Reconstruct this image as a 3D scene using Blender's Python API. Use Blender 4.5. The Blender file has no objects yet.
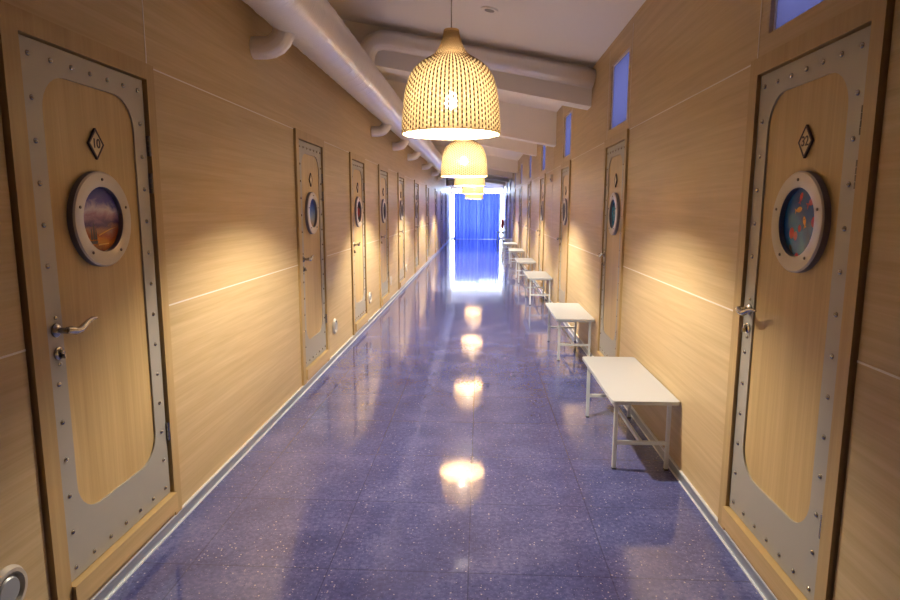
import bpy, bmesh, math, random
from mathutils import Vector, Matrix
random.seed(7)
S = bpy.context.scene
PI = math.pi

# ------------------------------------------------------------------ camera
pitch, yaw, roll = .1494, -.0486, .0029
cp, sp, cy, sy = math.cos(pitch), math.sin(pitch), math.cos(yaw), math.sin(yaw)
F = Vector((sy*cp, cy*cp, -sp)); Rt = Vector((cy, -sy, 0)); U = Rt.cross(F)
cr, sr = math.cos(roll), math.sin(roll)
R2 = cr*Rt + sr*U; U2 = -sr*Rt + cr*U
cd = bpy.data.cameras.new('camera'); cam = bpy.data.objects.new('camera', cd); S.collection.objects.link(cam)
cd.sensor_width = 36; cd.lens = 610.68/900*36; cd.clip_start = .05; cd.clip_end = 300
m = Matrix((R2, U2, -F)).transposed().to_4x4(); m.translation = (0, 0, 1.62)
cam.matrix_world = m
S.camera = cam

# ------------------------------------------------------------------ world, light, exposure
W = bpy.data.worlds.new('sky'); S.world = W; W.use_nodes = True
bg = W.node_tree.nodes['Background']; bg.inputs[0].default_value = (.72, .83, 1.0, 1); bg.inputs[1].default_value = 10.0
S.view_settings.view_transform = 'Standard'; S.view_settings.look = 'None'
S.view_settings.gamma = 1; S.view_settings.use_curve_mapping = False
S.view_settings.exposure = 1.36
S.cycles.sample_clamp_indirect = 6
S.cycles.max_bounces = 10; S.cycles.diffuse_bounces = 6; S.cycles.transparent_max_bounces = 12
BULB = 1500.0
BULB_COL = (1.0, .92, .80)

XL, XR = -1.552, 1.222
Y0, Y1 = -2.5, 32.8
ceil_z = lambda x: 3.16 + .19*(XR - x)

# ------------------------------------------------------------------ materials
def mat(name, col=(.8, .8, .8), rough=.5, metal=0, coat=0, spec=.5):
    M = bpy.data.materials.new(name); M.use_nodes = True
    b = M.node_tree.nodes['Principled BSDF']
    b.inputs['Base Color'].default_value = (*col, 1); b.inputs['Roughness'].default_value = rough
    b.inputs['Metallic'].default_value = metal; b.inputs['Coat Weight'].default_value = coat
    b.inputs['Specular IOR Level'].default_value = spec
    return M
def nd(M, t, **kw):
    n = M.node_tree.nodes.new(t)
    for k, v in kw.items():
        if isinstance(k, str) and hasattr(n, k): setattr(n, k, v)
    return n
def ln(M, a, b): M.node_tree.links.new(a, b)
def ramp(M, fac, stops):
    r = nd(M, 'ShaderNodeValToRGB'); e = r.color_ramp.elements
    while len(e) < len(stops): e.new(.5)
    for i, (p, c) in enumerate(stops): e[i].position = p; e[i].color = (*c, 1)
    ln(M, fac, r.inputs[0]); return r.outputs[0]
def mapping(M, scale, coord='Object', loc=(0, 0, 0), rot=(0, 0, 0)):
    tc = nd(M, 'ShaderNodeTexCoord'); mp = nd(M, 'ShaderNodeMapping')
    mp.inputs['Scale'].default_value = scale; mp.inputs['Location'].default_value = loc; mp.inputs['Rotation'].default_value = rot
    ln(M, tc.outputs[coord], mp.inputs['Vector']); return mp.outputs[0]
def noise(M, vec, scale=1, detail=4, rough=.6, dist=0):
    n = nd(M, 'ShaderNodeTexNoise'); n.inputs['Scale'].default_value = scale; n.inputs['Detail'].default_value = detail
    n.inputs['Roughness'].default_value = rough; n.inputs['Distortion'].default_value = dist
    ln(M, vec, n.inputs['Vector']); return n.outputs['Fac']
def math_(M, op, a, b=None, c=None):
    n = nd(M, 'ShaderNodeMath'); n.operation = op
    for i, v in enumerate((a, b, c)):
        if v is None: continue
        if isinstance(v, (int, float)): n.inputs[i].default_value = v
        else: ln(M, v, n.inputs[i])
    return n.outputs[0]
def mixc(M, fac, a, b):
    n = nd(M, 'ShaderNodeMix'); n.data_type = 'RGBA'
    for i, v in ((0, fac), (6, a), (7, b)):
        if isinstance(v, (int, float)): n.inputs[i].default_value = v
        elif isinstance(v, tuple): n.inputs[i].default_value = (*v, 1)
        else: ln(M, v, n.inputs[i])
    return n.outputs[2]
def bump(M, h, strength=.2, dist=.01):
    n = nd(M, 'ShaderNodeBump'); n.inputs['Strength'].default_value = strength; n.inputs['Distance'].default_value = dist
    ln(M, h, n.inputs['Height']); ln(M, n.outputs[0], M.node_tree.nodes['Principled BSDF'].inputs['Normal'])
def base(M, c): ln(M, c, M.node_tree.nodes['Principled BSDF'].inputs['Base Color'])

def wood(name, horizontal, dark, light, rough=.42):
    M = mat(name, light, rough, spec=.4)
    sc = (1, .55, 16) if horizontal else (16, 16, .6)
    v = mapping(M, sc)
    a = noise(M, v, 1.6, 6, .65, .6)
    v2 = mapping(M, (1, .9, 75) if horizontal else (70, 70, 1.0))
    b = noise(M, v2, 1.3, 3, .5, .1)
    v3 = mapping(M, (.3, .28, .5)); c = noise(M, v3, 1.0, 2, .5)
    f = math_(M, 'ADD', math_(M, 'MULTIPLY', a, .62), math_(M, 'ADD', math_(M, 'MULTIPLY', b, .22), math_(M, 'MULTIPLY', c, .16)))
    mid = tuple((p+q)/2 for p, q in zip(dark, light))
    base(M, ramp(M, f, [(.34, dark), (.5, mid), (.64, light)]))
    bump(M, b, .04, .002)
    return M
W_PANEL = wood('beech_panel', True, (.48, .335, .150), (.62, .462, .245))
W_DOOR = wood('beech_door', False, (.47, .310, .115), (.61, .43, .185), .38)
W_FRAME = wood('beech_frame', False, (.42, .275, .105), (.52, .36, .155), .38)
W_SILL = wood('beech_threshold', True, (.50, .33, .13), (.64, .45, .21), .35)
M_PLATE = mat('satin_aluminium', (.43, .395, .325), .36, .3)
M_PLATE.node_tree.nodes['Principled BSDF'].inputs['Roughness'].default_value = .5
M_RING = mat('porthole_metal', (.60, .54, .44), .38, .25)
M_RINGSHADE = mat('porthole_side_shade', (.22, .21, .25), .4, .6)  # darker copy of the ring metal: shading of its sides painted in
M_CHROME = mat('chrome', (.50, .47, .42), .2, 1)
M_DARKMETAL = mat('dark_metal', (.22, .19, .15), .4, .6)
M_GLASS = mat('porthole_glass', (.9, .95, 1), .06)
M_ALU = mat('skirting_aluminium', (.46, .48, .50), .38, .7)
M_LIPGLINT = mat('skirting_lip_glint', (.80, .80, .80), .4, .3)  # paler than the skirting: its edge highlight is put into the colour
M_STRIP = mat('joint_strip', (.80, .74, .66), .4, .1)
M_WHITE = mat('white_paint', (.92, .875, .81), .55)
M_WHITE2 = mat('bench_white', (.54, .56, .58), .35)
M_LEGW = mat('bench_frame_white', (.74, .77, .75), .4, .1)
M_RUBBER = mat('rubber', (.03, .03, .03), .7)
M_BLACK = mat('black_lens', (.05, .05, .05), .2)
M_CORD = mat('cord', (.25, .2, .15), .6)
M_DARKROD = mat('dark_rod', (.06, .06, .12), .5)
M_INK = mat('plate_ink', (.05, .03, .04), .5)
M_PLATEBG = mat('plate_face', (.50, .40, .26), .35, .3)
M_RED = mat('red_enamel', (.80, .03, .04), .35)
M_PAVE = mat('outside_paving', (.55, .55, .57), .8)

# floor: speckled blue-violet tiles, each one laid at a very slightly different tilt
def floor_material():
    M = mat('blue_terrazzo_tile', (.12, .11, .30), .09, spec=1.0)
    P = M.node_tree.nodes['Principled BSDF']; P.inputs['IOR'].default_value = 1.6
    v = mapping(M, (1, 1, 1))
    n1 = noise(M, v, 3.0, 5, .6); n2 = noise(M, v, 42, 3, .7)
    c = ramp(M, math_(M, 'ADD', math_(M, 'MULTIPLY', n1, .45), math_(M, 'MULTIPLY', n2, .55)),
             [(.36, (.056, .062, .185)), (.50, (.088, .098, .270)), (.66, (.165, .18, .39))])
    def specks(scale, thr, keep):
        vo = nd(M, 'ShaderNodeTexVoronoi'); vo.inputs['Scale'].default_value = scale; ln(M, v, vo.inputs['Vector'])
        sep = nd(M, 'ShaderNodeSeparateColor'); ln(M, vo.outputs['Color'], sep.inputs[0])
        return math_(M, 'MULTIPLY', math_(M, 'LESS_THAN', vo.outputs['Distance'], thr), math_(M, 'GREATER_THAN', sep.outputs[0], keep))
    c = mixc(M, math_(M, 'MULTIPLY', specks(46, .17, .72), .75), c, (.62, .58, .66))
    c = mixc(M, math_(M, 'MULTIPLY', specks(95, .25, .66), .45), c, (.38, .36, .60))
    c = mixc(M, math_(M, 'MULTIPLY', specks(60, .20, .75), .6), c, (.02, .02, .07))
    # tile grid .635 x .65
    sx = nd(M, 'ShaderNodeSeparateXYZ'); ln(M, v, sx.inputs[0])
    u = math_(M, 'DIVIDE', math_(M, 'ADD', sx.outputs[0], .037 + 6.35), .635)
    w = math_(M, 'DIVIDE', math_(M, 'ADD', sx.outputs[1], -2.53 + 6.5), .65)
    fu, fw = math_(M, 'FRACT', u), math_(M, 'FRACT', w)
    du = math_(M, 'MINIMUM', fu, math_(M, 'SUBTRACT', 1.0, fu)); dw = math_(M, 'MINIMUM', fw, math_(M, 'SUBTRACT', 1.0, fw))
    d = math_(M, 'MINIMUM', du, dw); joint = math_(M, 'LESS_THAN', d, .0045)
    c = mixc(M, math_(M, 'MULTIPLY', joint, .5), c, (.02, .02, .05))
    base(M, c)
    cell = nd(M, 'ShaderNodeCombineXYZ'); ln(M, math_(M, 'FLOOR', u), cell.inputs[0]); ln(M, math_(M, 'FLOOR', w), cell.inputs[1])
    wn = nd(M, 'ShaderNodeTexWhiteNoise'); wn.noise_dimensions = '3D'; ln(M, cell.outputs[0], wn.inputs['Vector'])
    sc = nd(M, 'ShaderNodeSeparateColor'); ln(M, wn.outputs['Color'], sc.inputs[0])
    cn = nd(M, 'ShaderNodeCombineXYZ')
    ln(M, math_(M, 'MULTIPLY', math_(M, 'SUBTRACT', sc.outputs[0], .5), .003), cn.inputs[0])
    ln(M, math_(M, 'MULTIPLY', math_(M, 'SUBTRACT', sc.outputs[1], .5), .004), cn.inputs[1]); cn.inputs[2].default_value = 1
    nm = nd(M, 'ShaderNodeVectorMath'); nm.operation = 'NORMALIZE'; ln(M, cn.outputs[0], nm.inputs[0])
    ln(M, nm.outputs[0], P.inputs['Normal'])
    ln(M, math_(M, 'ADD', .06, math_(M, 'MULTIPLY', n1, .03)), P.inputs['Roughness'])
    return M
M_FLOOR = floor_material()

def duct_material():
    M = mat('foil_duct', (.88, .84, .80), .30, .25)
    v = mapping(M, (1, 1, 1)); wv = nd(M, 'ShaderNodeTexWave'); wv.bands_direction = 'Y'
    wv.inputs['Scale'].default_value = 9; wv.inputs['Distortion'].default_value = 1.2; wv.inputs['Detail'].default_value = 2; wv.inputs['Detail Scale'].default_value = 1.5
    ln(M, v, wv.inputs['Vector']); n = noise(M, v, 14, 4, .6)
    bump(M, math_(M, 'ADD', math_(M, 'MULTIPLY', wv.outputs['Fac'], .7), math_(M, 'MULTIPLY', n, .3)), .6, .006)
    return M
M_DUCT = duct_material()

def weave_material(name, tan, tr, f, gaps=0):
    M = bpy.data.materials.new(name); M.use_nodes = True; t = M.node_tree
    t.nodes.remove(t.nodes['Principled BSDF'])
    d = nd(M, 'ShaderNodeBsdfDiffuse'); d.inputs[0].default_value = (*tan, 1)
    r = nd(M, 'ShaderNodeBsdfTranslucent'); r.inputs[0].default_value = (*tr, 1)
    mx = nd(M, 'ShaderNodeMixShader'); mx.inputs[0].default_value = f
    ln(M, d.outputs[0], mx.inputs[1]); ln(M, r.outputs[0], mx.inputs[2]); out = mx
    if gaps:                                  # the small openings left between the canes
        g = nd(M, 'ShaderNodeBsdfTransparent'); out = nd(M, 'ShaderNodeMixShader'); out.inputs[0].default_value = gaps
        ln(M, mx.outputs[0], out.inputs[1]); ln(M, g.outputs[0], out.inputs[2])
    ln(M, out.outputs[0], t.nodes['Material Output'].inputs[0])
    return M
M_WEFT = weave_material('woven_cane', (.78, .58, .32), (.86, .60, .28), .024, .006)
M_STAKE = weave_material('cane_stakes', (.20, .13, .07), (.3, .2, .1), .01)
M_NECK = weave_material('cane_neck', (.62, .44, .22), (.85, .56, .26), .04)
M_CURTAIN = weave_material('blue_curtain', (.10, .16, .62), (.11, .165, .62), .20)

def emit(name, col, s):
    M = bpy.data.materials.new(name); M.use_nodes = True; t = M.node_tree
    t.nodes.remove(t.nodes['Principled BSDF']); e = nd(M, 'ShaderNodeEmission')
    e.inputs[0].default_value = (*col, 1); e.inputs[1].default_value = s; ln(M, e.outputs[0], t.nodes['Material Output'].inputs[0]); return M
M_BULB = emit('glowing_bulb', BULB_COL, BULB)
M_BULB_FAR = emit('brighter_bulb', BULB_COL, BULB*1.6)

def tinted_glass(name, col, gl=.06):
    M = bpy.data.materials.new(name); M.use_nodes = True; t = M.node_tree
    t.nodes.remove(t.nodes['Principled BSDF'])
    a = nd(M, 'ShaderNodeBsdfTransparent'); a.inputs[0].default_value = (*col, 1)
    g = nd(M, 'ShaderNodeBsdfGlossy'); g.inputs['Roughness'].default_value = .05
    mx = nd(M, 'ShaderNodeMixShader'); mx.inputs[0].default_value = gl
    ln(M, a.outputs[0], mx.inputs[1]); ln(M, g.outputs[0], mx.inputs[2]); ln(M, mx.outputs[0], t.nodes['Material Output'].inputs[0]); return M
M_BLUEGLASS = weave_material('blue_frosted_glass', (.10, .11, .22), (.11, .107, .164), .8)
M_CLEAR = tinted_glass('clear_glass', (.95, .97, 1.0), .05)

def picture(kind):
    M = mat('print_' + kind, rough=.25)
    tc = nd(M, 'ShaderNodeTexCoord'); s = nd(M, 'ShaderNodeSeparateXYZ'); ln(M, tc.outputs['Object'], s.inputs[0])
    y, z = s.outputs[1], s.outputs[2]           # picture's own centre is the origin
    n = noise(M, mapping(M, (1, 9, 16)), 1.0, 5, .65, .5)
    if kind == 'sunset':
        t = math_(M, 'ADD', math_(M, 'DIVIDE', math_(M, 'ADD', z, .125), .25), math_(M, 'MULTIPLY', math_(M, 'SUBTRACT', n, .5), .42))
        base(M, ramp(M, t, [(0, (.10, .02, .02)), (.14, (.62, .20, .02)), (.24, (.40, .09, .03)), (.34, (.42, .20, .13)), (.42, (.11, .07, .16)),
                            (.56, (.42, .24, .30)), (.66, (.62, .52, .58)), (.78, (.13, .12, .38)), (1, (.05, .06, .25))]))
    elif kind == 'reef':
        c = ramp(M, noise(M, mapping(M, (1, 6, 4)), 1, 4), [(.3, (.01, .04, .16)), (.55, (.015, .12, .38)), (.75, (.04, .28, .45))])
        vo = nd(M, 'ShaderNodeTexVoronoi'); ln(M, mapping(M, (1, 19, 15), rot=(.5, 0, 0)), vo.inputs['Vector']); vo.inputs['Scale'].default_value = 1
        sp_ = nd(M, 'ShaderNodeSeparateColor'); ln(M, vo.outputs['Color'], sp_.inputs[0])
        f = math_(M, 'MULTIPLY', math_(M, 'LESS_THAN', vo.outputs['Distance'], .34), math_(M, 'GREATER_THAN', sp_.outputs[0], .48))
        c = mixc(M, f, c, ramp(M, sp_.outputs[1], [(.0, (.50, .02, .05)), (.6, (.55, .04, .06)), (.7, (.70, .12, .22)), (1, (.50, .04, .04))]))
        base(M, c)
    elif kind == 'lagoon':
        base(M, ramp(M, math_(M, 'ADD', math_(M, 'DIVIDE', math_(M, 'ADD', z, .125), .25), math_(M, 'MULTIPLY', n, .3)),
                     [(.2, (.55, .38, .18)), (.5, (.30, .42, .45)), (.8, (.10, .22, .55)), (1, (.04, .07, .30))]))
    elif kind == 'coral':
        base(M, ramp(M, math_(M, 'ADD', math_(M, 'DIVIDE', math_(M, 'ADD', z, .125), .25), math_(M, 'MULTIPLY', n, .3)),
                     [(.3, (.05, .10, .10)), (.55, (.55, .07, .05)), (.85, (.30, .05, .05)), (1, (.04, .06, .10))]))
    elif kind == 'teal':
        base(M, ramp(M, n, [(.3, (.02, .06, .10)), (.5, (.02, .22, .35)), (.75, (.10, .45, .55))]))
    else:
        base(M, ramp(M, n, [(.3, (.03, .04, .06)), (.55, (.08, .16, .14)), (.75, (.30, .30, .12))]))
    return M
PICS = {k: picture(k) for k in ('sunset', 'reef', 'lagoon', 'coral', 'teal', 'forest')}

# ------------------------------------------------------------------ mesh helpers
LINK = S.collection.objects.link
def box(bm, x0, x1, y0, y1, z0, z1, mi=0):
    v = [bm.verts.new(p) for p in ((x0,y0,z0),(x1,y0,z0),(x1,y1,z0),(x0,y1,z0),(x0,y0,z1),(x1,y0,z1),(x1,y1,z1),(x0,y1,z1))]
    for f in ((0,3,2,1),(4,5,6,7),(0,1,5,4),(1,2,6,5),(2,3,7,6),(3,0,4,7)):
        bm.faces.new([v[i] for i in f]).material_index = mi
def tube(bm, path, rad, n=12, caps=True, smooth=True, flat=1.0):
    path = [Vector(p) for p in path]; rings = []; up = None
    if not hasattr(rad, '__len__'): rad = [rad]*len(path)
    for i, p in enumerate(path):
        t = (path[min(i+1, len(path)-1)] - path[max(i-1, 0)]).normalized()
        if up is None: up = t.orthogonal().normalized()
        up = (up - up.dot(t)*t).normalized(); w = t.cross(up)
        rings.append([bm.verts.new(p + rad[i]*(math.cos(2*PI*k/n)*up + flat*math.sin(2*PI*k/n)*w)) for k in range(n)])
    for a, b in zip(rings, rings[1:]):
        for k in range(n):
            f = bm.faces.new((a[k], a[(k+1) % n], b[(k+1) % n], b[k])); f.smooth = smooth
    if caps: bm.faces.new(rings[0][::-1]); bm.faces.new(rings[-1])
def lathe(bm, prof, axis='Z', c=(0,0,0), n=32, close=False, mi=0):
    """prof: (radius, height) pairs along the axis"""
    c = Vector(c); rings = []
    for r, h in prof:
        ring = []
        for k in range(n):
            a = 2*PI*k/n; p, q = r*math.cos(a), r*math.sin(a)
            ring.append(bm.verts.new(c + (Vector((p, q, h)) if axis == 'Z' else Vector((h, p, q)))))
        rings.append(ring)
    if close: rings.append(rings[0])
    for a, b in zip(rings, rings[1:]):
        for k in range(n):
            f = bm.faces.new((a[k], a[(k+1) % n], b[(k+1) % n], b[k])); f.smooth = True; f.material_index = mi
    if not close:
        for ring, rv in ((rings[0], True), (rings[-1], False)):
            if (ring[0].co - ring[n//2].co).length > 1e-5: bm.faces.new(ring[::-1] if rv else ring).material_index = mi
def prism(bm, pts, x0, x1):
    """polygon in (y,z) extruded along x"""
    a = [bm.verts.new((x0, y, z)) for y, z in pts]; b = [bm.verts.new((x1, y, z)) for y, z in pts]
    n = len(pts); bm.faces.new(a); bm.faces.new(b[::-1])
    for k in range(n): bm.faces.new((a[k], b[k], b[(k+1) % n], a[(k+1) % n]))
def bevel(bm, w, seg=1):
    bmesh.ops.bevel(bm, geom=[e for e in bm.edges if e.calc_face_angle(0) > .9], offset=w, segments=seg, affect='EDGES', clamp_overlap=True)
def obj(name, bm, mats, parent=None, loc=None, fix=True, sharp=35):
    if fix: bmesh.ops.remove_doubles(bm, verts=bm.verts, dist=1e-6); bmesh.ops.recalc_face_normals(bm, faces=bm.faces)
    me = bpy.data.meshes.new(name); bm.to_mesh(me); bm.free()
    for M in (mats if isinstance(mats, (list, tuple)) else [mats]): me.materials.append(M)
    if sharp: me.set_sharp_from_angle(angle=math.radians(sharp))
    o = bpy.data.objects.new(name, me); LINK(o)
    if parent: o.parent = parent
    if loc: o.location = loc
    return o
def empty(name, loc=(0,0,0), rz=0):
    o = bpy.data.objects.new(name, None); LINK(o); o.location = loc; o.rotation_euler = (0, 0, rz); o.empty_display_size = .1; return o
def tag(o, label=None, cat=None, group=None, kind=None):
    for k, v in (('label', label), ('category', cat), ('group', group), ('kind', kind)):
        if v: o[k] = v
    return o
NB = bmesh.new
def kids(o): return [c for c in bpy.data.objects if c.parent == o]
def copy_tree(o, parent=None, skip=()):
    c = o.copy(); LINK(c); c.parent = parent
    for ch in TREE.get(o.name, kids(o)):
        if ch.name.split('.')[0] in skip: continue
        copy_tree(ch, c, skip)
    return c
TREE = {}

# ------------------------------------------------------------------ layout
L_DOORS = [1.982, 5.145, 7.31, 9.375, 11.57, 14.47, 17.57, 21.07, 24.17, 27.27]       # low-Y outer edge of each frame, duct wall
R_DOORS = [1.995 + 3.27*k for k in range(9)]                                  # window wall
DW = .932; G = .012; DH = 2.275
TH = .12

# ------------------------------------------------------------------ structure
bm = NB(); box(bm, XL-TH, XR+TH, Y0, Y1+.1, -.1, 0); floor = tag(obj('floor', bm, M_FLOOR), kind='structure')
def wall(name, xa, xb, inner, doors, windows):
    bm = NB(); y = Y0; top = 4.0; e = .045                       # e: thickness of the panelling over the openings' backing
    back = (xa, inner + (-e if inner < 0 else 0)) if inner < 0 else (inner + e, xb)
    front = (inner - e, inner) if inner < 0 else (inner, inner + e)
    if not windows: box(bm, *back, Y0, Y1, 0, top)
    else:
        y = Y0
        for d in doors:
            a, b = d + .115, d + .815
            box(bm, *back, y, a, 0, top); box(bm, *back, a, b, 0, 2.36); box(bm, *back, a, b, 2.945, top); y = b
        box(bm, *back, y, Y1, 0, top)
    y = Y0
    for d in doors:
        box(bm, *front, y, d - G, 0, top)
        if windows:
            a, b = d + .115, d + .815
            box(bm, *front, d-G, d+DW+G, DH, 2.36); box(bm, *front, d-G, d+DW+G, 2.945, top)
            box(bm, *front, d-G, a, 2.36, 2.945); box(bm, *front, b, d+DW+G, 2.36, 2.945)
        else: box(bm, *front, d-G, d+DW+G, DH, top)
        y = d + DW + G
    box(bm, *front, y, Y1, 0, top)
    return tag(obj(name, bm, W_PANEL, sharp=0), kind='structure')
wall('wall_left', XL-TH, XL, XL, L_DOORS, False)
wall('wall_right', XR, XR+TH, XR, R_DOORS, True)
bm = NB(); box(bm, XL-TH, XR+TH, Y0-.1, Y0, 0, 4.0); tag(obj('wall_sky_block', bm, W_PANEL), kind='structure')  # unseen wall added behind the camera to keep sky light out

# roof slab, falling towards the window wall
bm = NB()
a, b = XL - .02, XR + .02
v = [bm.verts.new(p) for p in ((a,Y0,ceil_z(a)),(b,Y0,ceil_z(b)),(b,Y1,ceil_z(b)),(a,Y1,ceil_z(a)),(a,Y0,ceil_z(a)+.2),(b,Y0,ceil_z(b)+.2),(b,Y1,ceil_z(b)+.2),(a,Y1,ceil_z(a)+.2))]
for f in ((0,3,2,1),(4,5,6,7),(0,1,5,4),(1,2,6,5),(2,3,7,6),(3,0,4,7)): bm.faces.new([v[i] for i in f])
tag(obj('ceiling', bm, M_WHITE), kind='structure')
# sloping beams
k = 0
for yb, depth, th in ((7.1, .42, .26), (10.3, .53, .26), (13.75, .40, .26), (20.6, .40, .26), (23.9, .42, .26), (27.2, .42, .26), (30.4, .45, .2)):
    bm = NB(); a, b = XL + .001, XR - .001
    v = [bm.verts.new((x, y, ceil_z(x) + dz)) for dz in (-depth, .02) for x, y in ((a, yb), (b, yb), (b, yb+th), (a, yb+th))]
    for f in ((0,3,2,1),(4,5,6,7),(0,1,5,4),(1,2,6,5),(2,3,7,6),(3,0,4,7)): bm.faces.new([v[i] for i in f])
    bevel(bm, .02, 3); k += 1
    tag(obj('trim_%d' % k, bm, M_WHITE), kind='structure')

# pale joint strips of the panelling
def strip(side, y0, y1, z0, z1):
    global k
    bm = NB()
    if side < 0: box(bm, XL - .004, XL + .002, y0, y1, z0, z1)
    else: box(bm, XR - .002, XR + .004, y0, y1, z0, z1)
    k += 1; tag(obj('trim_%d' % k, bm, M_STRIP), kind='structure')
for side, doors in ((-1, L_DOORS), (1, R_DOORS)):
    y = Y0
    for d in list(doors) + [Y1 + G]:
        strip(side, y, d - G, 1.131, 1.138)
        strip(side, y, d - G, 2.262, 2.268)
        y = d + DW + G
    for d in (doors[:1] if side < 0 else doors):
        for yy in (d + .006, d + DW - .03):
            strip(side, yy, yy + .006, DH if side < 0 else DH, 3.1)
strip(1, 10.62, 10.626, 1.14, 3.1)

# aluminium skirting with a raised lip at top and foot, highlight painted in
for side, nm in ((-1, 'baseboard_left'), (1, 'baseboard_right')):
    bm = NB(); X = XL if side < 0 else XR; s = -side
    def bx(o0, o1, z0, z1, mi):
        a, b = sorted((X + s*o0, X + s*o1)); box(bm, a, b, Y0, Y1, z0, z1, mi)
    bx(0, .010, .004, .058, 0); bx(0, .014, .058, .066, 1); bx(0, .018, 0, .006, 1)
    tag(obj(nm, bm, [M_ALU, M_LIPGLINT]), kind='structure')

# transom windows over the doors of the window wall
for i, d in enumerate(R_DOORS):
    w = tag(empty('window_%d' % (i+1), (XR, d + .115, 2.36)), kind='structure')
    bm = NB(); t = .008; wd, ht = .70, .585
    for q in ((0, t, 0, ht), (wd-t, wd, 0, ht), (t, wd-t, 0, t), (t, wd-t, ht-t, ht)): box(bm, .018, .06, *q)
    obj('window_frame', bm, M_WHITE, w)
    bm = NB(); box(bm, .024, .032, t, wd-t, t, ht-t); obj('glass_pane', bm, M_BLUEGLASS, w)

# glazed end wall
w = tag(empty('window_10', (0, Y1, 0)), kind='structure')
bm = NB(); a, b = XL, XR
for x in (a+.0, -.19, b-.06): box(bm, x, x+.06, 0, .07, 0, 2.70)
for z in (0, 2.64): box(bm, a+.06, b-.06, .005, .065, z, z+.07)
for z in (.32, .62): box(bm, a+.06, -.19, .02, .05, z, z+.03)
obj('window_frame', bm, M_WHITE, w)
bm = NB()
v = [bm.verts.new((x, y, z)) for y in (.03, .038) for x, z in ((a+.03, .03), (b-.03, .03), (b-.03, 2.68), (a+.03, 2.68))]
for f in ((0,1,2,3),(7,6,5,4),(0,4,5,1),(1,5,6,2),(2,6,7,3),(3,7,4,0)): bm.faces.new([v[i] for i in f])
obj('glass_pane', bm, M_CLEAR, w)
bm = NB(); box(bm, XL-TH, XR+TH, Y1, Y1+.12, 2.70, 4.0); tag(obj('wall_front', bm, M_WHITE), kind='structure')
bm = NB(); box(bm, -12, 12, Y1+.1, Y1+30, -.12, -.02); tag(obj('ground', bm, M_PAVE), kind='structure')

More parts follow.
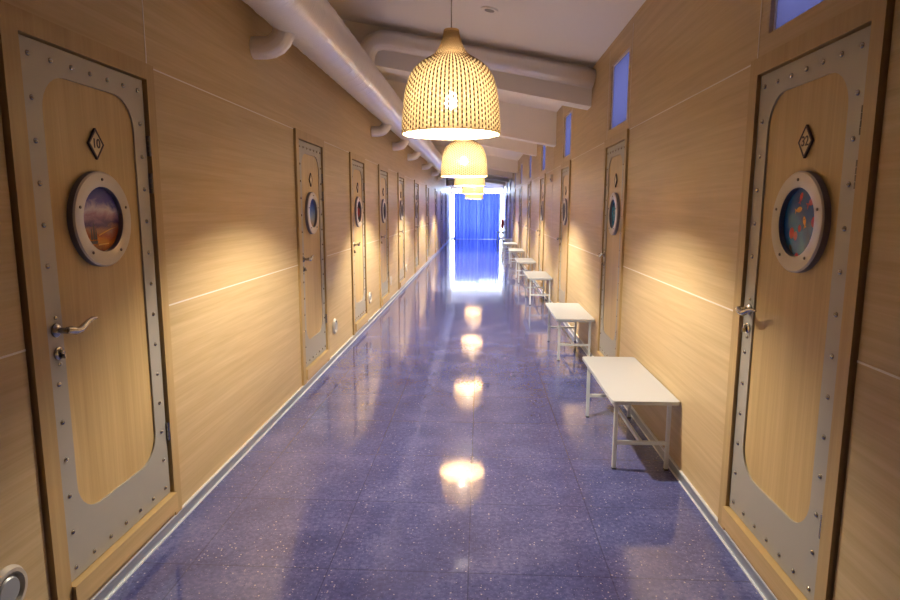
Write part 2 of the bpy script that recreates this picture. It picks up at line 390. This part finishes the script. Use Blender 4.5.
# ------------------------------------------------------------------ doors: x = out of the wall, y = to the viewer's right hand, z up
PC = (.45, 1.57)      # porthole centre (y, z) in door coordinates
def rrect(y0, y1, z0, z1, r, n=7):
    pts = []
    for cy_, cz_, a0 in ((y1-r, z1-r, 0), (y0+r, z1-r, 90), (y0+r, z0+r, 180), (y1-r, z0+r, 270)):
        for i in range(n+1):
            a = math.radians(a0 + 90*i/n); pts.append((cy_ + r*math.cos(a), cz_ + r*math.sin(a)))
    return pts
LY0, LY1, LZ0, LZ1 = .082, .852, .197, 2.192
def build_door():
    root = empty('door_1')
    bm = NB()                                                       # frame: two jambs and the head, rebated
    for y0, y1 in ((0, .077), (DW-.066, DW)): box(bm, -.040, .017, y0, y1, .067, DH-.003)
    box(bm, -.040, .017, .077, DW-.066, 2.199, DH-.003)
    bevel(bm, .003)
    box(bm, -.040, -.034, .078, DW-.067, .1, 2.20)                   # dark-free backing of the rebate
    obj('frame', bm, W_FRAME, root)
    bm = NB(); box(bm, -.030, .032, .0785, DW-.0675, .100, .192); bevel(bm, .005, 2)
    obj('threshold', bm, W_SILL, root)
    bm = NB(); box(bm, -.030, .012, .0785, DW-.0675, .068, .095); obj('plinth_board', bm, W_SILL, root)
    # leaf: veneered board seen through the plate's cut-out
    bm = NB(); box(bm, -.033, -.006, LY0, LY1, LZ0, LZ1); leaf = obj('leaf', bm, W_DOOR, root)
    inner = rrect(LY0+.098, LY1-.094, .420, 2.092, .135)
    outer = []
    n = len(inner); q = n//4
    cor = [(LY1, LZ1), (LY0, LZ1), (LY0, LZ0), (LY1, LZ0)]
    for i, p in enumerate(inner):
        c = cor[i//q]; j = i % q
        # spread the points along the two edges that meet in the corner
        t = j/(q-1)
        if i//q in (0, 2): e1, e2 = (c[0], p[1]), (p[0], c[1])
        else: e1, e2 = (p[0], c[1]), (c[0], p[1])
        outer.append(e1 if t < .49 else e2)
        if abs(t-.5) < .1: outer[-1] = c
    bm = NB()
    loops = [[bm.verts.new((x, *p)) for p in L] for x, L in ((-.006, outer), (.002, outer), (.002, inner), (-.006, inner))]
    for a, b in zip(loops, loops[1:]):
        for i in range(n): 
            vs = (a[i], a[(i+1) % n], b[(i+1) % n], b[i])
            bm.faces.new(vs)
    bmesh.ops.dissolve_degenerate(bm, dist=1e-5, edges=bm.edges)
    plate = obj('metal_border', bm, M_PLATE, root)
    # domed bolt heads
    bm = NB(); lathe(bm, [(.0100, 0), (.0100, .0015), (.0085, .0045), (.005, .0065), (.0001, .007)], 'X', n=10)
    me = bm; proto = obj('bolt_head', bm, M_CHROME, plate)
    pos = [(LY0+.048 + i*(LY1-LY0-.094)/6, z) for z in (2.140, .240) for i in range(7)]
    for kk in range(1, 13):
        z = 2.140 - kk*(2.140-.240)/13
        if not (1.02 < z < 1.3): pos.append((LY0+.048, z))
        pos.append((LY1-.045, z))
    for i, (y, z) in enumerate(pos):
        r = proto if i == 0 else proto.copy()
        if i: LINK(r)
        r.parent = plate; r.location = (.002, y, z)
    # porthole
    ph = empty_mesh = None
    bm = NB()
    lathe(bm, [(.192, -.006), (.192, .017)], 'X', (0, *PC), 56, mi=1); 
    for f in list(bm.faces):
        if len(f.verts) > 4: bm.faces.remove(f)
    lathe(bm, [(.192, .017), (.186, .023), (.136, .023), (.131, .020)], 'X', (0, *PC), 56)
    for f in list(bm.faces):
        if len(f.verts) > 4: bm.faces.remove(f)
    lathe(bm, [(.131, .020), (.131, -.004)], 'X', (0, *PC), 56, mi=1)
    for f in list(bm.faces):
        if len(f.verts) > 4: bm.faces.remove(f)
    ring = obj('porthole', bm, [M_RING, M_RINGSHADE], root)
    bm = NB(); lathe(bm, [(.006, 0), (.006, .003), (.003, .005), (.0001, .0052)], 'X', n=8)
    sc = obj('screw', bm, M_DARKMETAL, ring)
    for i in range(5):
        a = math.radians(90 + 72*i); c = sc if i == 0 else sc.copy()
        if i: LINK(c)
        c.parent = ring; c.location = (.023, PC[0] + .160*math.cos(a), PC[1] + .160*math.sin(a))
    # number plate
    s = .062
    bm = NB(); vs = [[bm.verts.new((x, PC[0]+yy*k_, 1.872+zz*k_)) for yy, zz in ((0, s), (-.8*s, 0), (0, -s), (.8*s, 0))] for x, k_ in ((-.006, 1), (.004, 1), (.004, .84), (.002, .84))]
    for j, (a, b) in enumerate(zip(vs, vs[1:])):
        for i in range(4): bm.faces.new((a[i], a[(i+1) % 4], b[(i+1) % 4], b[i]))
    bm.faces.new(vs[-1]).material_index = 1
    np_ = obj('number_plate', bm, [M_INK, M_PLATEBG], root)
    # lever handle
    hz, hy = 1.172, LY0 + .060
    bm = NB()
    lathe(bm, [(.026, .001), (.026, .008), (.020, .014), (.011, .017), (.011, .052)], 'X', (0, hy, hz), 20)
    tube(bm, [(.050, hy-.006, hz+.002), (.054, hy+.012, hz), (.055, hy+.032, hz-.007), (.055, hy+.060, hz-.008), (.054, hy+.088, hz+.004),
              (.053, hy+.112, hz+.014), (.052, hy+.140, hz+.020), (.050, hy+.168, hz+.019)],
         [.013, .0155, .0145, .013, .0115, .0095, .008, .0045], 12)
    h = obj('lever_handle', bm, M_CHROME, root)
    bm = NB(); lathe(bm, [(.024, .001), (.024, .008), (.018, .012), (.0001, .012)], 'X', (0, hy, hz-.086), 20)
    lathe(bm, [(.008, .012), (.008, .024), (.0001, .025)], 'X', (0, hy, hz-.080), 14)
    box(bm, .012, .030, hy-.003, hy+.003, hz-.104, hz-.086)
    lk = obj('lock_cylinder', bm, M_CHROME, root)
    for dz, par in ((.046, h), (-.128, lk)):
        bm = NB(); lathe(bm, [(.007, .002), (.007, .006), (.003, .008), (.0001, .008)], 'X', (0, hy+.002, hz+dz), 10); obj('screw', bm, M_CHROME, par)
    for z in (1.90, 1.73, .515):
        bm = NB(); yy = LY1 + .007
        for i in range(4): lathe(bm, [(.0001, z-.045+i*.0235), (.0075, z-.045+i*.0235), (.0075, z-.024+i*.0235), (.0001, z-.024+i*.0235)], 'Z', (.010, yy, 0), 10)
        box(bm, -.004, .004, yy-.003, yy+.003, z-.045, z+.046); obj('hinge', bm, M_DARKMETAL if z > 1 else M_CHROME, root)
    return root
door0 = build_door()
def disc_picture(door, kind):
    bm = NB(); vs = [bm.verts.new((0, .131*math.cos(2*PI*i/48), .131*math.sin(2*PI*i/48))) for i in range(48)]
    bm.faces.new(vs); r = bmesh.ops.extrude_face_region(bm, geom=bm.faces[:])
    for v_ in r['geom']:
        if isinstance(v_, bmesh.types.BMVert): v_.co.x -= .004
    ring = [c for c in kids(door) if c.name.startswith('porthole')][0]
    mats = [PICS[kind], mat('print_ink_' + kind, (.04, .02, .03), .4), mat('print_sun_' + kind, (.75, .38, .04), .4), mat('print_coral_' + kind, (.50, .04, .07), .4)]
    X = .0006
    def poly(pts, mi):
        bm.faces.new([bm.verts.new((X, p, q)) for p, q in pts]).material_index = mi
    if kind == 'sunset':       # a distant sailing ship and glowing water
        poly([(-.075, -.085), (-.020, -.085), (-.028, -.098), (-.068, -.098)], 1)
        for cx, hh in ((-.060, .055), (-.045, .078), (-.032, .05)):
            poly([(cx-.0015, -.085), (cx+.0015, -.085), (cx+.0008, -.085+hh), (cx-.0008, -.085+hh)], 1)
            poly([(cx-.007, -.080), (cx+.007, -.080), (cx+.003, -.092+hh), (cx-.002, -.092+hh)], 1)
        poly([(-.015, -.062), (.06, -.040), (.11, -.034), (.06, -.045), (-.01, -.066)], 2)
        poly([(-.02, -.099), (.05, -.097), (.05, -.102), (-.02, -.105)], 2)
    if kind == 'reef':
        def fish(cy_, cz_, s_, a, mi):
            ca, sa = math.cos(a), math.sin(a)
            P = lambda u, v_: (cy_ + s_*(u*ca - v_*sa), cz_ + s_*(u*sa + v_*ca))
            poly([P(math.cos(t*PI/6), .55*math.sin(t*PI/6)) for t in range(12)], mi)
            poly([P(-.8, 0), P(-1.6, .55), P(-1.4, 0), P(-1.6, -.55)], mi)
            poly([P(.25, .42), P(.38, .42), P(.38, -.42), P(.25, -.42)], 1)
        for x, args in ((.0006, (-.018, .048, .020, .2, 2)), (.0007, (.026, .006, .018, 1.9, 2)), (.0008, (.070, .080, .026, .5, 3)), (.0009, (-.010, .096, .018, 1.2, 3)), (.001, (-.06, -.10, .016, 2.2, 1))):
            X = x; fish(*args)
    return obj('porthole_picture', bm, mats, ring, (.0, *PC), fix=False, sharp=0)
def place_door(root, side, d):
    if side < 0: root.location = (XL, d, 0); root.rotation_euler = (0, 0, 0)
    else: root.location = (XR, d + DW, 0); root.rotation_euler = (0, 0, PI)
TREE = {}
def all_tree():
    for o in bpy.data.objects: TREE.setdefault(o.name, [])
    for o in bpy.data.objects:
        if o.parent: TREE[o.parent.name].append(o)
all_tree()
ORD = ['first', 'second', 'third', 'fourth', 'fifth', 'sixth', 'seventh', 'eighth', 'ninth', 'tenth']
lk_ = ['sunset', 'lagoon', 'coral', 'forest', 'forest', 'teal', 'coral', 'forest', 'teal', 'lagoon']
rk_ = ['reef', 'teal', 'forest', 'lagoon', 'coral', 'forest', 'teal', 'forest', 'lagoon']
DOORS = {}
i_d = 0
for side, doors, kinds in ((-1, L_DOORS, lk_), (1, R_DOORS, rk_)):
    for i, d in enumerate(doors):
        i_d += 1
        if i_d == 1: r = door0
        else:
            r = copy_tree(door0, None, ('bolt_head', 'screw', 'hinge') if d > 16 else ()); r.name = 'door_%d' % i_d
        place_door(r, side, d); DOORS[(side, i)] = (r, kinds[i])
        for c_ in kids(r):
            st = c_.name.split('.')[0]
            if st in ('porthole', 'number_plate'): c_.location.y = (.010 if st == 'porthole' else .025) if side < 0 else (.066 if st == 'porthole' else .050)
        tag(r, kind='structure')
for key, (r, kd) in DOORS.items():
    disc_picture(r, kd)
def numeral(door, txt):
    cu = bpy.data.curves.new('numeral', 'FONT'); cu.body = txt; cu.size = .052; cu.align_x = 'CENTER'; cu.align_y = 'CENTER'; cu.extrude = .0006; cu.offset = .0008
    t = bpy.data.objects.new('numeral_text', cu); LINK(t); dg = bpy.context.evaluated_depsgraph_get(); dg.update()
    me = bpy.data.meshes.new_from_object(t.evaluated_get(dg)); bpy.data.objects.remove(t)
    me.transform(Matrix(((0, 0, 1, 0), (1, 0, 0, 0), (0, 1, 0, 0), (0, 0, 0, 1)))); me.materials.clear(); me.materials.append(M_INK)
    p = [c for c in kids(door) if c.name.startswith('number_plate')][0]
    o = bpy.data.objects.new('numeral', me); LINK(o); o.parent = p; o.location = (.0028, PC[0], 1.872)
numeral(DOORS[(-1, 0)][0], '10'); numeral(DOORS[(1, 0)][0], '32')

# ------------------------------------------------------------------ duct along the wall
DX, DZ, DR = -1.275, 2.975, .20
duct = tag(empty('ventilation_duct', (DX, 0, DZ)), 'long silver ventilation duct hung high along the wall with round vents', 'duct')
bm = NB(); ys = []; y = Y0 + .05
while y < 26.2: ys.append(y); y += .03 if y < 14 else .08
path = [(0, y, 0) for y in ys]
def duct_tube(bm, path, r, n=36, amp=.0025, per=1):
    rad = [r + (amp if (i % 3) == 0 else 0) for i in range(len(path))]; tube(bm, path, rad, n)
rings = []
for i, y in enumerate(ys):
    ring = []
    for q in range(40):
        a = 2*PI*q/40
        rr = DR + .0045*(max(0, math.sin(2*PI*(y/.24) + a))**6) + random.uniform(-.0010, .0010)
        ring.append(bm.verts.new((rr*math.cos(a), y, rr*math.sin(a))))
    rings.append(ring)
for a, b in zip(rings, rings[1:]):
    for q in range(40): bm.faces.new((a[q], a[(q+1) % 40], b[(q+1) % 40], b[q])).smooth = True
bm.faces.new(rings[0]); bm.faces.new(rings[-1])
obj('duct_tube', bm, M_DUCT, duct, sharp=0)
def arc(c, r, a0, a1, n, plane='xz'):
    return [(c[0] + r*math.cos(math.radians(a0+(a1-a0)*i/n)), c[1], c[2] + r*math.sin(math.radians(a0+(a1-a0)*i/n))) for i in range(n+1)]
# elbow: drops from the belly of the duct and turns into the wall (local to the duct root)
bm = NB(); wx = XL + .004 - DX                     # wall in local x
er = .073; bend = .13
cxx = -.055 - bend                                   # centre of the bend
pth = [(-.055, 0, -.08), (-.055, 0, -.155)] + arc((cxx, 0, -.155), bend, 0, -90, 5)[1:] + [(wx, 0, -.155-bend)]
tube(bm, pth, [er, er, er*1.02, er, er*1.02, er, er*1.01, er], 20, smooth=False)
elb = obj('branch_elbow', bm, M_DUCT, duct, (0, 4.28, 0), sharp=18)
for y in (8.85, 10.95, 13.2, 16.4, 19.6, 22.6):
    c = elb.copy(); LINK(c); c.parent = duct; c.location = (0, y, 0)
# the cross branch under the roof, in front of the first beam
bm = NB(); zc = lambda x: ceil_z(x) - .155
pts = [(XR-.004, 6.975, zc(XR)), (.6, 6.975, zc(.6)), (0, 6.975, zc(0)), (-.6, 6.975, zc(-.6)), (-.98, 6.975, zc(-.98)), (-1.10, 6.975, zc(-1.10)-.012),
       (-1.20, 6.975, zc(-1.2)-.065), (-1.26, 6.975, zc(-1.2)-.15), (-1.275, 6.975, zc(-1.2)-.25), (-1.275, 6.975, 3.12)]
tube(bm, [(x-DX, y, z-DZ) for x, y, z in pts], .10, 24)
obj('cross_branch', bm, M_DUCT, duct, sharp=0)
bm = NB(); pth = [(0, 26.15, 0)] + [(0, 26.15 + .22*math.sin(math.radians(a)), -.22 + .22*math.cos(math.radians(a))) for a in (20, 45, 70, 90)] + [(0, 26.37, -.42)]
tube(bm, pth, .19, 24); obj('end_elbow', bm, M_DUCT, duct, sharp=20)

# ------------------------------------------------------------------ woven pendants
PROF = [(.300, 0), (.297, .06), (.290, .15), (.282, .22), (.270, .28), (.252, .335), (.226, .378), (.192, .410), (.155, .434), (.122, .453), (.096, .474), (.077, .500), (.064, .528), (.054, .558), (.047, .590), (.043, .612)]
def prof_r(z):
    for (r0, z0), (r1, z1) in zip(PROF, PROF[1:]):
        if z <= z1: return r0 + (r1-r0)*(z-z0)/(z1-z0)
    return PROF[-1][0]
def build_lamp():
    root = empty('pendant_lamp')
    # resample the profile by arc length
    P = []; 
    for (r0, z0), (r1, z1) in zip(PROF, PROF[1:]):
        n = max(1, round(math.hypot(r1-r0, z1-z0)/.001)); P += [(r0+(r1-r0)*i/n, z0+(z1-z0)*i/n) for i in range(n)]
    P.append(PROF[-1])
    NS = 72; rows = 40; L = len(P) - 1
    segs = NS*4
    def shell(bm, f0, f1, nrow, sub, amp, nst, sg):
        rings = []
        tot = nrow*sub
        for j in range(tot + 1):
            f = f0 + (f1-f0)*j/tot; i = f*L; a = P[int(min(i, L))]; b = P[int(min(i+1, L))]; t = i - int(i)
            r = a[0]+(b[0]-a[0])*t; z = a[1]+(b[1]-a[1])*t
            row = j//sub; inrow = (j % sub)/sub; bulge = math.sin(PI*inrow)*.0022
            ring = []
            for q in range(sg):
                ph = 2*PI*q/sg
                off = amp*math.cos(ph*nst/2 + PI*row)*min(1, r/.2)
                rr = r + off + bulge
                ring.append(bm.verts.new((rr*math.cos(ph), rr*math.sin(ph), z)))
            rings.append(ring)
        for a, b in zip(rings, rings[1:]):
            for q in range(sg): bm.faces.new((a[q], a[(q+1) % sg], b[(q+1) % sg], b[q])).smooth = True
    bm = NB(); shell(bm, 0, .70, 34, 3, .0048, NS, segs)
    sh = obj('shade', bm, M_WEFT, root, fix=False, sharp=0)
    bm = NB(); shell(bm, .70, 1.0, 22, 3, .0055, NS, segs)
    obj('neck', bm, M_NECK, sh, fix=False, sharp=0)
    bm = NB()                                                       # upright canes showing between the weave
    for q in range(NS):
        ph = 2*PI*(q+.0)/NS; pts = []
        rads = []
        for j in range(25):
            i = int(L*.98*j/24); r, z = P[i]; w_ = min(1, r/.17); pts.append(((r - .0012*(1-w_)+.0008)*math.cos(ph), (r - .0012*(1-w_)+.0008)*math.sin(ph), z)); rads.append(.0043*w_ if r > .12 else .0017)
        if q % 2 and 0: continue
        tube(bm, pts, rads, 5)
    obj('upright_canes', bm, M_STAKE, sh, fix=False, sharp=0)
    bm = NB(); lathe(bm, [(.3015 + .004*math.cos(2*PI*i/8), .004*math.sin(2*PI*i/8)) for i in range(8)], 'Z', n=96, close=True); obj('rim', bm, M_NECK, sh)
    bm = NB(); lathe(bm, [(.0001, .145), (.018, .150), (.034, .165), (.040, .185), (.036, .207), (.024, .232), (.016, .25), (.0001, .252)], 'Z', n=20); obj('bulb', bm, M_BULB, root)
    bm = NB(); lathe(bm, [(.019, .250), (.022, .29), (.022, .33), (.006, .35), (.006, .617)], 'Z', n=16); obj('lamp_holder', bm, M_WHITE, root)
    return root
lamp0 = build_lamp()
def cord(root, top):
    bm = NB(); tube(bm, [(0, 0, .617), (0, 0, top-.03)], .0035, 8); obj('cord', bm, M_CORD, root)
    bm = NB(); lathe(bm, [(.05, top+.01), (.05, top-.02), (.03, top-.04), (.0001, top-.04)], 'Z', n=20); obj('ceiling_rose', bm, M_WHITE, root)
all_tree_names = {}
TREE = {}
all_tree()
lamp_lab = ['large woven cane bell lamp hanging closest, in front of the cross pipe', 'second woven cane bell lamp, just below the closest lamp in view',
            'third woven lamp down the corridor, mostly hidden behind the second', 'fourth woven lamp down the corridor, over the blue curtain',
            'fifth woven lamp, lowest one seen in front of the blue curtain', 'sixth woven lamp, hidden behind the others near the curtain']
LAMPS = []
for i, (x, y, z) in enumerate([(-.185, 3.88, 2.072), (-.215, 8.1, 2.03), (-.215, 12.3, 2.06), (-.20, 16.5, 2.00), (-.21, 20.7, 1.93)]):
    r = lamp0 if i == 0 else copy_tree(lamp0)
    r.location = (x, y, z); LAMPS.append(r)
    tag(r, lamp_lab[i], 'lamp', 'woven pendant lamps down the middle of the corridor')
for r in LAMPS[1:]:
    for c in kids(r):
        if c.name.startswith('bulb'): c.data = c.data.copy(); c.data.materials[0] = M_BULB_FAR
for r in LAMPS: cord(r, ceil_z(r.location.x) - r.location.z)

# ------------------------------------------------------------------ benches along the window wall
def build_bench():
    root = empty('bench'); L, Wd, H = 1.13, .405, .47
    bm = NB()                                                       # top with rounded corners
    pts = []
    for cx, cy_, a0 in ((Wd-.025, L-.025, 0), (.025, L-.025, 90), (.025, .025, 180), (Wd-.025, .025, 270)):
        for i in range(5):
            a = math.radians(a0+90*i/4); pts.append((cx+.025*math.cos(a), cy_+.025*math.sin(a)))
    lo = [bm.verts.new((*p, H-.022)) for p in pts]; hi = [bm.verts.new((*p, H)) for p in pts]
    bm.faces.new(lo[::-1]); bm.faces.new(hi)
    for i in range(len(pts)): bm.faces.new((lo[i], lo[(i+1) % len(pts)], hi[(i+1) % len(pts)], hi[i]))
    bevel(bm, .003, 2); obj('seat', bm, M_WHITE2, root)
    s = .022; lx0, lx1 = .045, .368; ly0, ly1 = .09, 1.055
    for ly in (ly0, ly1):
        for lx in (lx0, lx1):
            bm = NB(); box(bm, lx-s/2, lx+s/2, ly-s/2, ly+s/2, .008, H-.046); bevel(bm, .002); lg = obj('leg', bm, M_LEGW, root)
            bm = NB(); box(bm, lx-.012, lx+.012, ly-.012, ly+.012, 0, .010); obj('foot', bm, M_RUBBER, lg)
        bm = NB(); box(bm, lx0+s/2, lx1-s/2, ly-.010, ly+.010, .165, .187); obj('crossbar', bm, M_LEGW, root)
        bm = NB(); box(bm, lx0-s/2, lx1+s/2, ly-s/2, ly+s/2, H-.046, H-.022); obj('seat_frame', bm, M_LEGW, root)
    bm = NB(); mid = (lx0+lx1)/2; box(bm, mid-.010, mid+.010, ly0+.010, ly1-.010, .165, .187); obj('stretcher', bm, M_LEGW, root)
    for lx in (lx0, lx1):
        bm = NB(); box(bm, lx-.009, lx+.009, ly0+s/2, ly1-s/2, H-.044, H-.022); obj('seat_rail', bm, M_LEGW, root)
    return root
TREE = {}
bench0 = build_bench(); all_tree()
bl = ['white bench standing alone closest, casting a dark shadow on the panelling', 'second white bench from the front, before the second window-wall door', 'third white bench from the front along the window wall',
      'fourth white bench from the front along the window wall', 'fifth white bench from the front along the window wall', 'sixth white bench from the front along the window wall',
      'seventh white bench, one short of the last before the curtain', 'last white bench beside the blue curtain, below a red extinguisher']
for i, y in enumerate((3.60, 6.36, 10.17, 13.23, 16.7, 20.0, 22.9, 29.8)):
    r = bench0 if i == 0 else copy_tree(bench0)
    r.location = (.810, y, 0); tag(r, bl[i], 'bench', 'white benches along the window wall')

# ------------------------------------------------------------------ small things
TREE = {}
vt = empty('wall_vent')
bm = NB(); lathe(bm, [(.083, .0), (.083, .006), (.074, .020), (.062, .020), (.054, .004), (.054, .001)], 'X', n=32); obj('vent_ring', bm, M_RING, vt, sharp=30)
bm = NB(); lathe(bm, [(.044, .004), (.047, .012), (.042, .017), (.0001, .018)], 'X', n=32); obj('vent_disc', bm, mat('vent_grey', (.42, .43, .42), .4, .4), vt)
bm = NB(); lathe(bm, [(.054, .0005), (.0001, .0006)], 'X', n=32); obj('vent_shade', bm, M_BLACK, vt)  # flat black disc painted for the shade inside the vent gap
all_tree()
vl = ['round vent low on the wall before the numbered 10 door', 'round vent low on the wall past the second duct-wall door', 'round vent low on the wall past the third duct-wall door', 'round vent low on the wall past the fourth duct-wall door', 'round vent low on the wall past the fifth duct-wall door']
for i, y in enumerate((1.775, 6.37, 8.47, 10.50, 12.75)):
    r = vt if i == 0 else copy_tree(vt)
    r.location = (XL + .0005, y, .365); tag(r, vl[i], 'vent', 'round vents low on the duct wall')

cs = tag(empty('ceiling_spotlight', (.066, 5.80, ceil_z(.066))), 'small round dark spotlight set in the white ceiling', 'ceiling light')
cs.rotation_euler = (0, math.atan(.19), 0)
bm = NB(); lathe(bm, [(.040, -.004), (.046, -.012), (.075, -.010), (.080, .002)], 'Z', n=32); obj('trim_ring', bm, M_WHITE, cs)
bm = NB(); lathe(bm, [(.0001, -.005), (.045, -.005), (.045, -.013), (.0001, -.0131)], 'Z', n=32); obj('lens', bm, mat('lens_grey', (.16, .14, .14), .3, .5), cs)

wd = tag(empty('wall_sensor', (XR, 10.66, 2.13)), 'tiny grey sensor high on the panelling between two window-wall doors', 'sensor')
bm = NB(); box(bm, -.035, 0, -.03, .03, -.06, .06); bevel(bm, .008, 2); obj('sensor_housing', bm, M_ALU, wd)
bm = NB(); lathe(bm, [(.018, -.036), (.012, -.044), (.0001, -.046)], 'X', (0, 0, -.02), 12); obj('sensor_eye', bm, M_BLACK, wd)

# curtain
def curtain_panel(name, x0, x1, label, seed):
    rnd = random.Random(seed); root = tag(empty(name, ((x0+x1)/2, 32.35, 0)), label, 'curtain', 'blue curtain panels at the corridor end')
    bm = NB(); nx, nz = 220, 26; cxm = (x0+x1)/2; vs = []
    ph = [rnd.uniform(0, 6.28) for _ in range(4)]
    for j in range(nz+1):
        t = j/nz; z = .006 + 2.365*t; row = []
        for i in range(nx+1):
            s_ = i/nx; x = x0 + (x1-x0)*s_ - cxm
            amp = .05 + .03*(1-t)
            y = amp*math.sin(2*PI*s_*6 + ph[0] + .8*math.sin(2*PI*s_*2+ph[1])) + .02*math.sin(2*PI*s_*15+ph[2])*t
            zz = z + (.02*math.sin(PI*s_)**2*(1-t)**6 if seed else 0)
            row.append(bm.verts.new((x, y, zz)))
        vs.append(row)
    for a, b in zip(vs, vs[1:]):
        for i in range(nx): bm.faces.new((a[i], a[i+1], b[i+1], b[i])).smooth = True
    obj('cloth', bm, M_CURTAIN, root, fix=False, sharp=0)
    for i in range(8):
        x = x0 + (x1-x0)*(i+.5)/8 - cxm
        bm = NB(); lathe(bm, [(.060 + .020*math.cos(2*PI*q/6), .020*math.sin(2*PI*q/6)) for q in range(6)], 'X', (x, 0, 2.40), 16, close=True); obj('curtain_ring', bm, M_DARKROD, root)
curtain_panel('curtain', -1.36, -.14, 'long blue curtain on the duct-wall side of the corridor end', 0)
curtain_panel('curtain', -.13, 1.05, 'long blue curtain on the window-wall side of the corridor end, dark rings on top', 3)
bm = NB(); tube(bm, [(XL+.005, 32.35, 2.395), (XR-.005, 32.35, 2.395)], .020, 10); tag(obj('curtain_rod', bm, M_DARKROD), 'thin dark rod carrying the blue curtain across the corridor', 'curtain rod')

fe = tag(empty('fire_extinguisher', (1.13, 31.6, .62)), 'small red fire extinguisher on the wall beside the blue curtain', 'fire extinguisher')
bm = NB(); lathe(bm, [(.0001, 0), (.06, .005), (.07, .03), (.07, .36), (.05, .42), (.02, .44), (.0001, .44)], 'Z', n=24); obj('cylinder_body', bm, M_RED, fe)
bm = NB(); lathe(bm, [(.018, .43), (.018, .49), (.0001, .49)], 'Z', n=12); box(bm, -.10, .02, -.008, .008, .485, .50); box(bm, -.09, .0, -.008, .008, .455, .465); obj('valve', bm, M_DARKMETAL, fe)
bm = NB(); tube(bm, [(-.02, 0, .46), (-.07, 0, .44), (-.095, 0, .36), (-.09, 0, .15)], .009, 8); obj('hose', bm, M_RUBBER, fe)
bm = NB(); box(bm, .066, .088, -.03, .03, .10, .40); obj('wall_bracket', bm, M_DARKMETAL, fe)
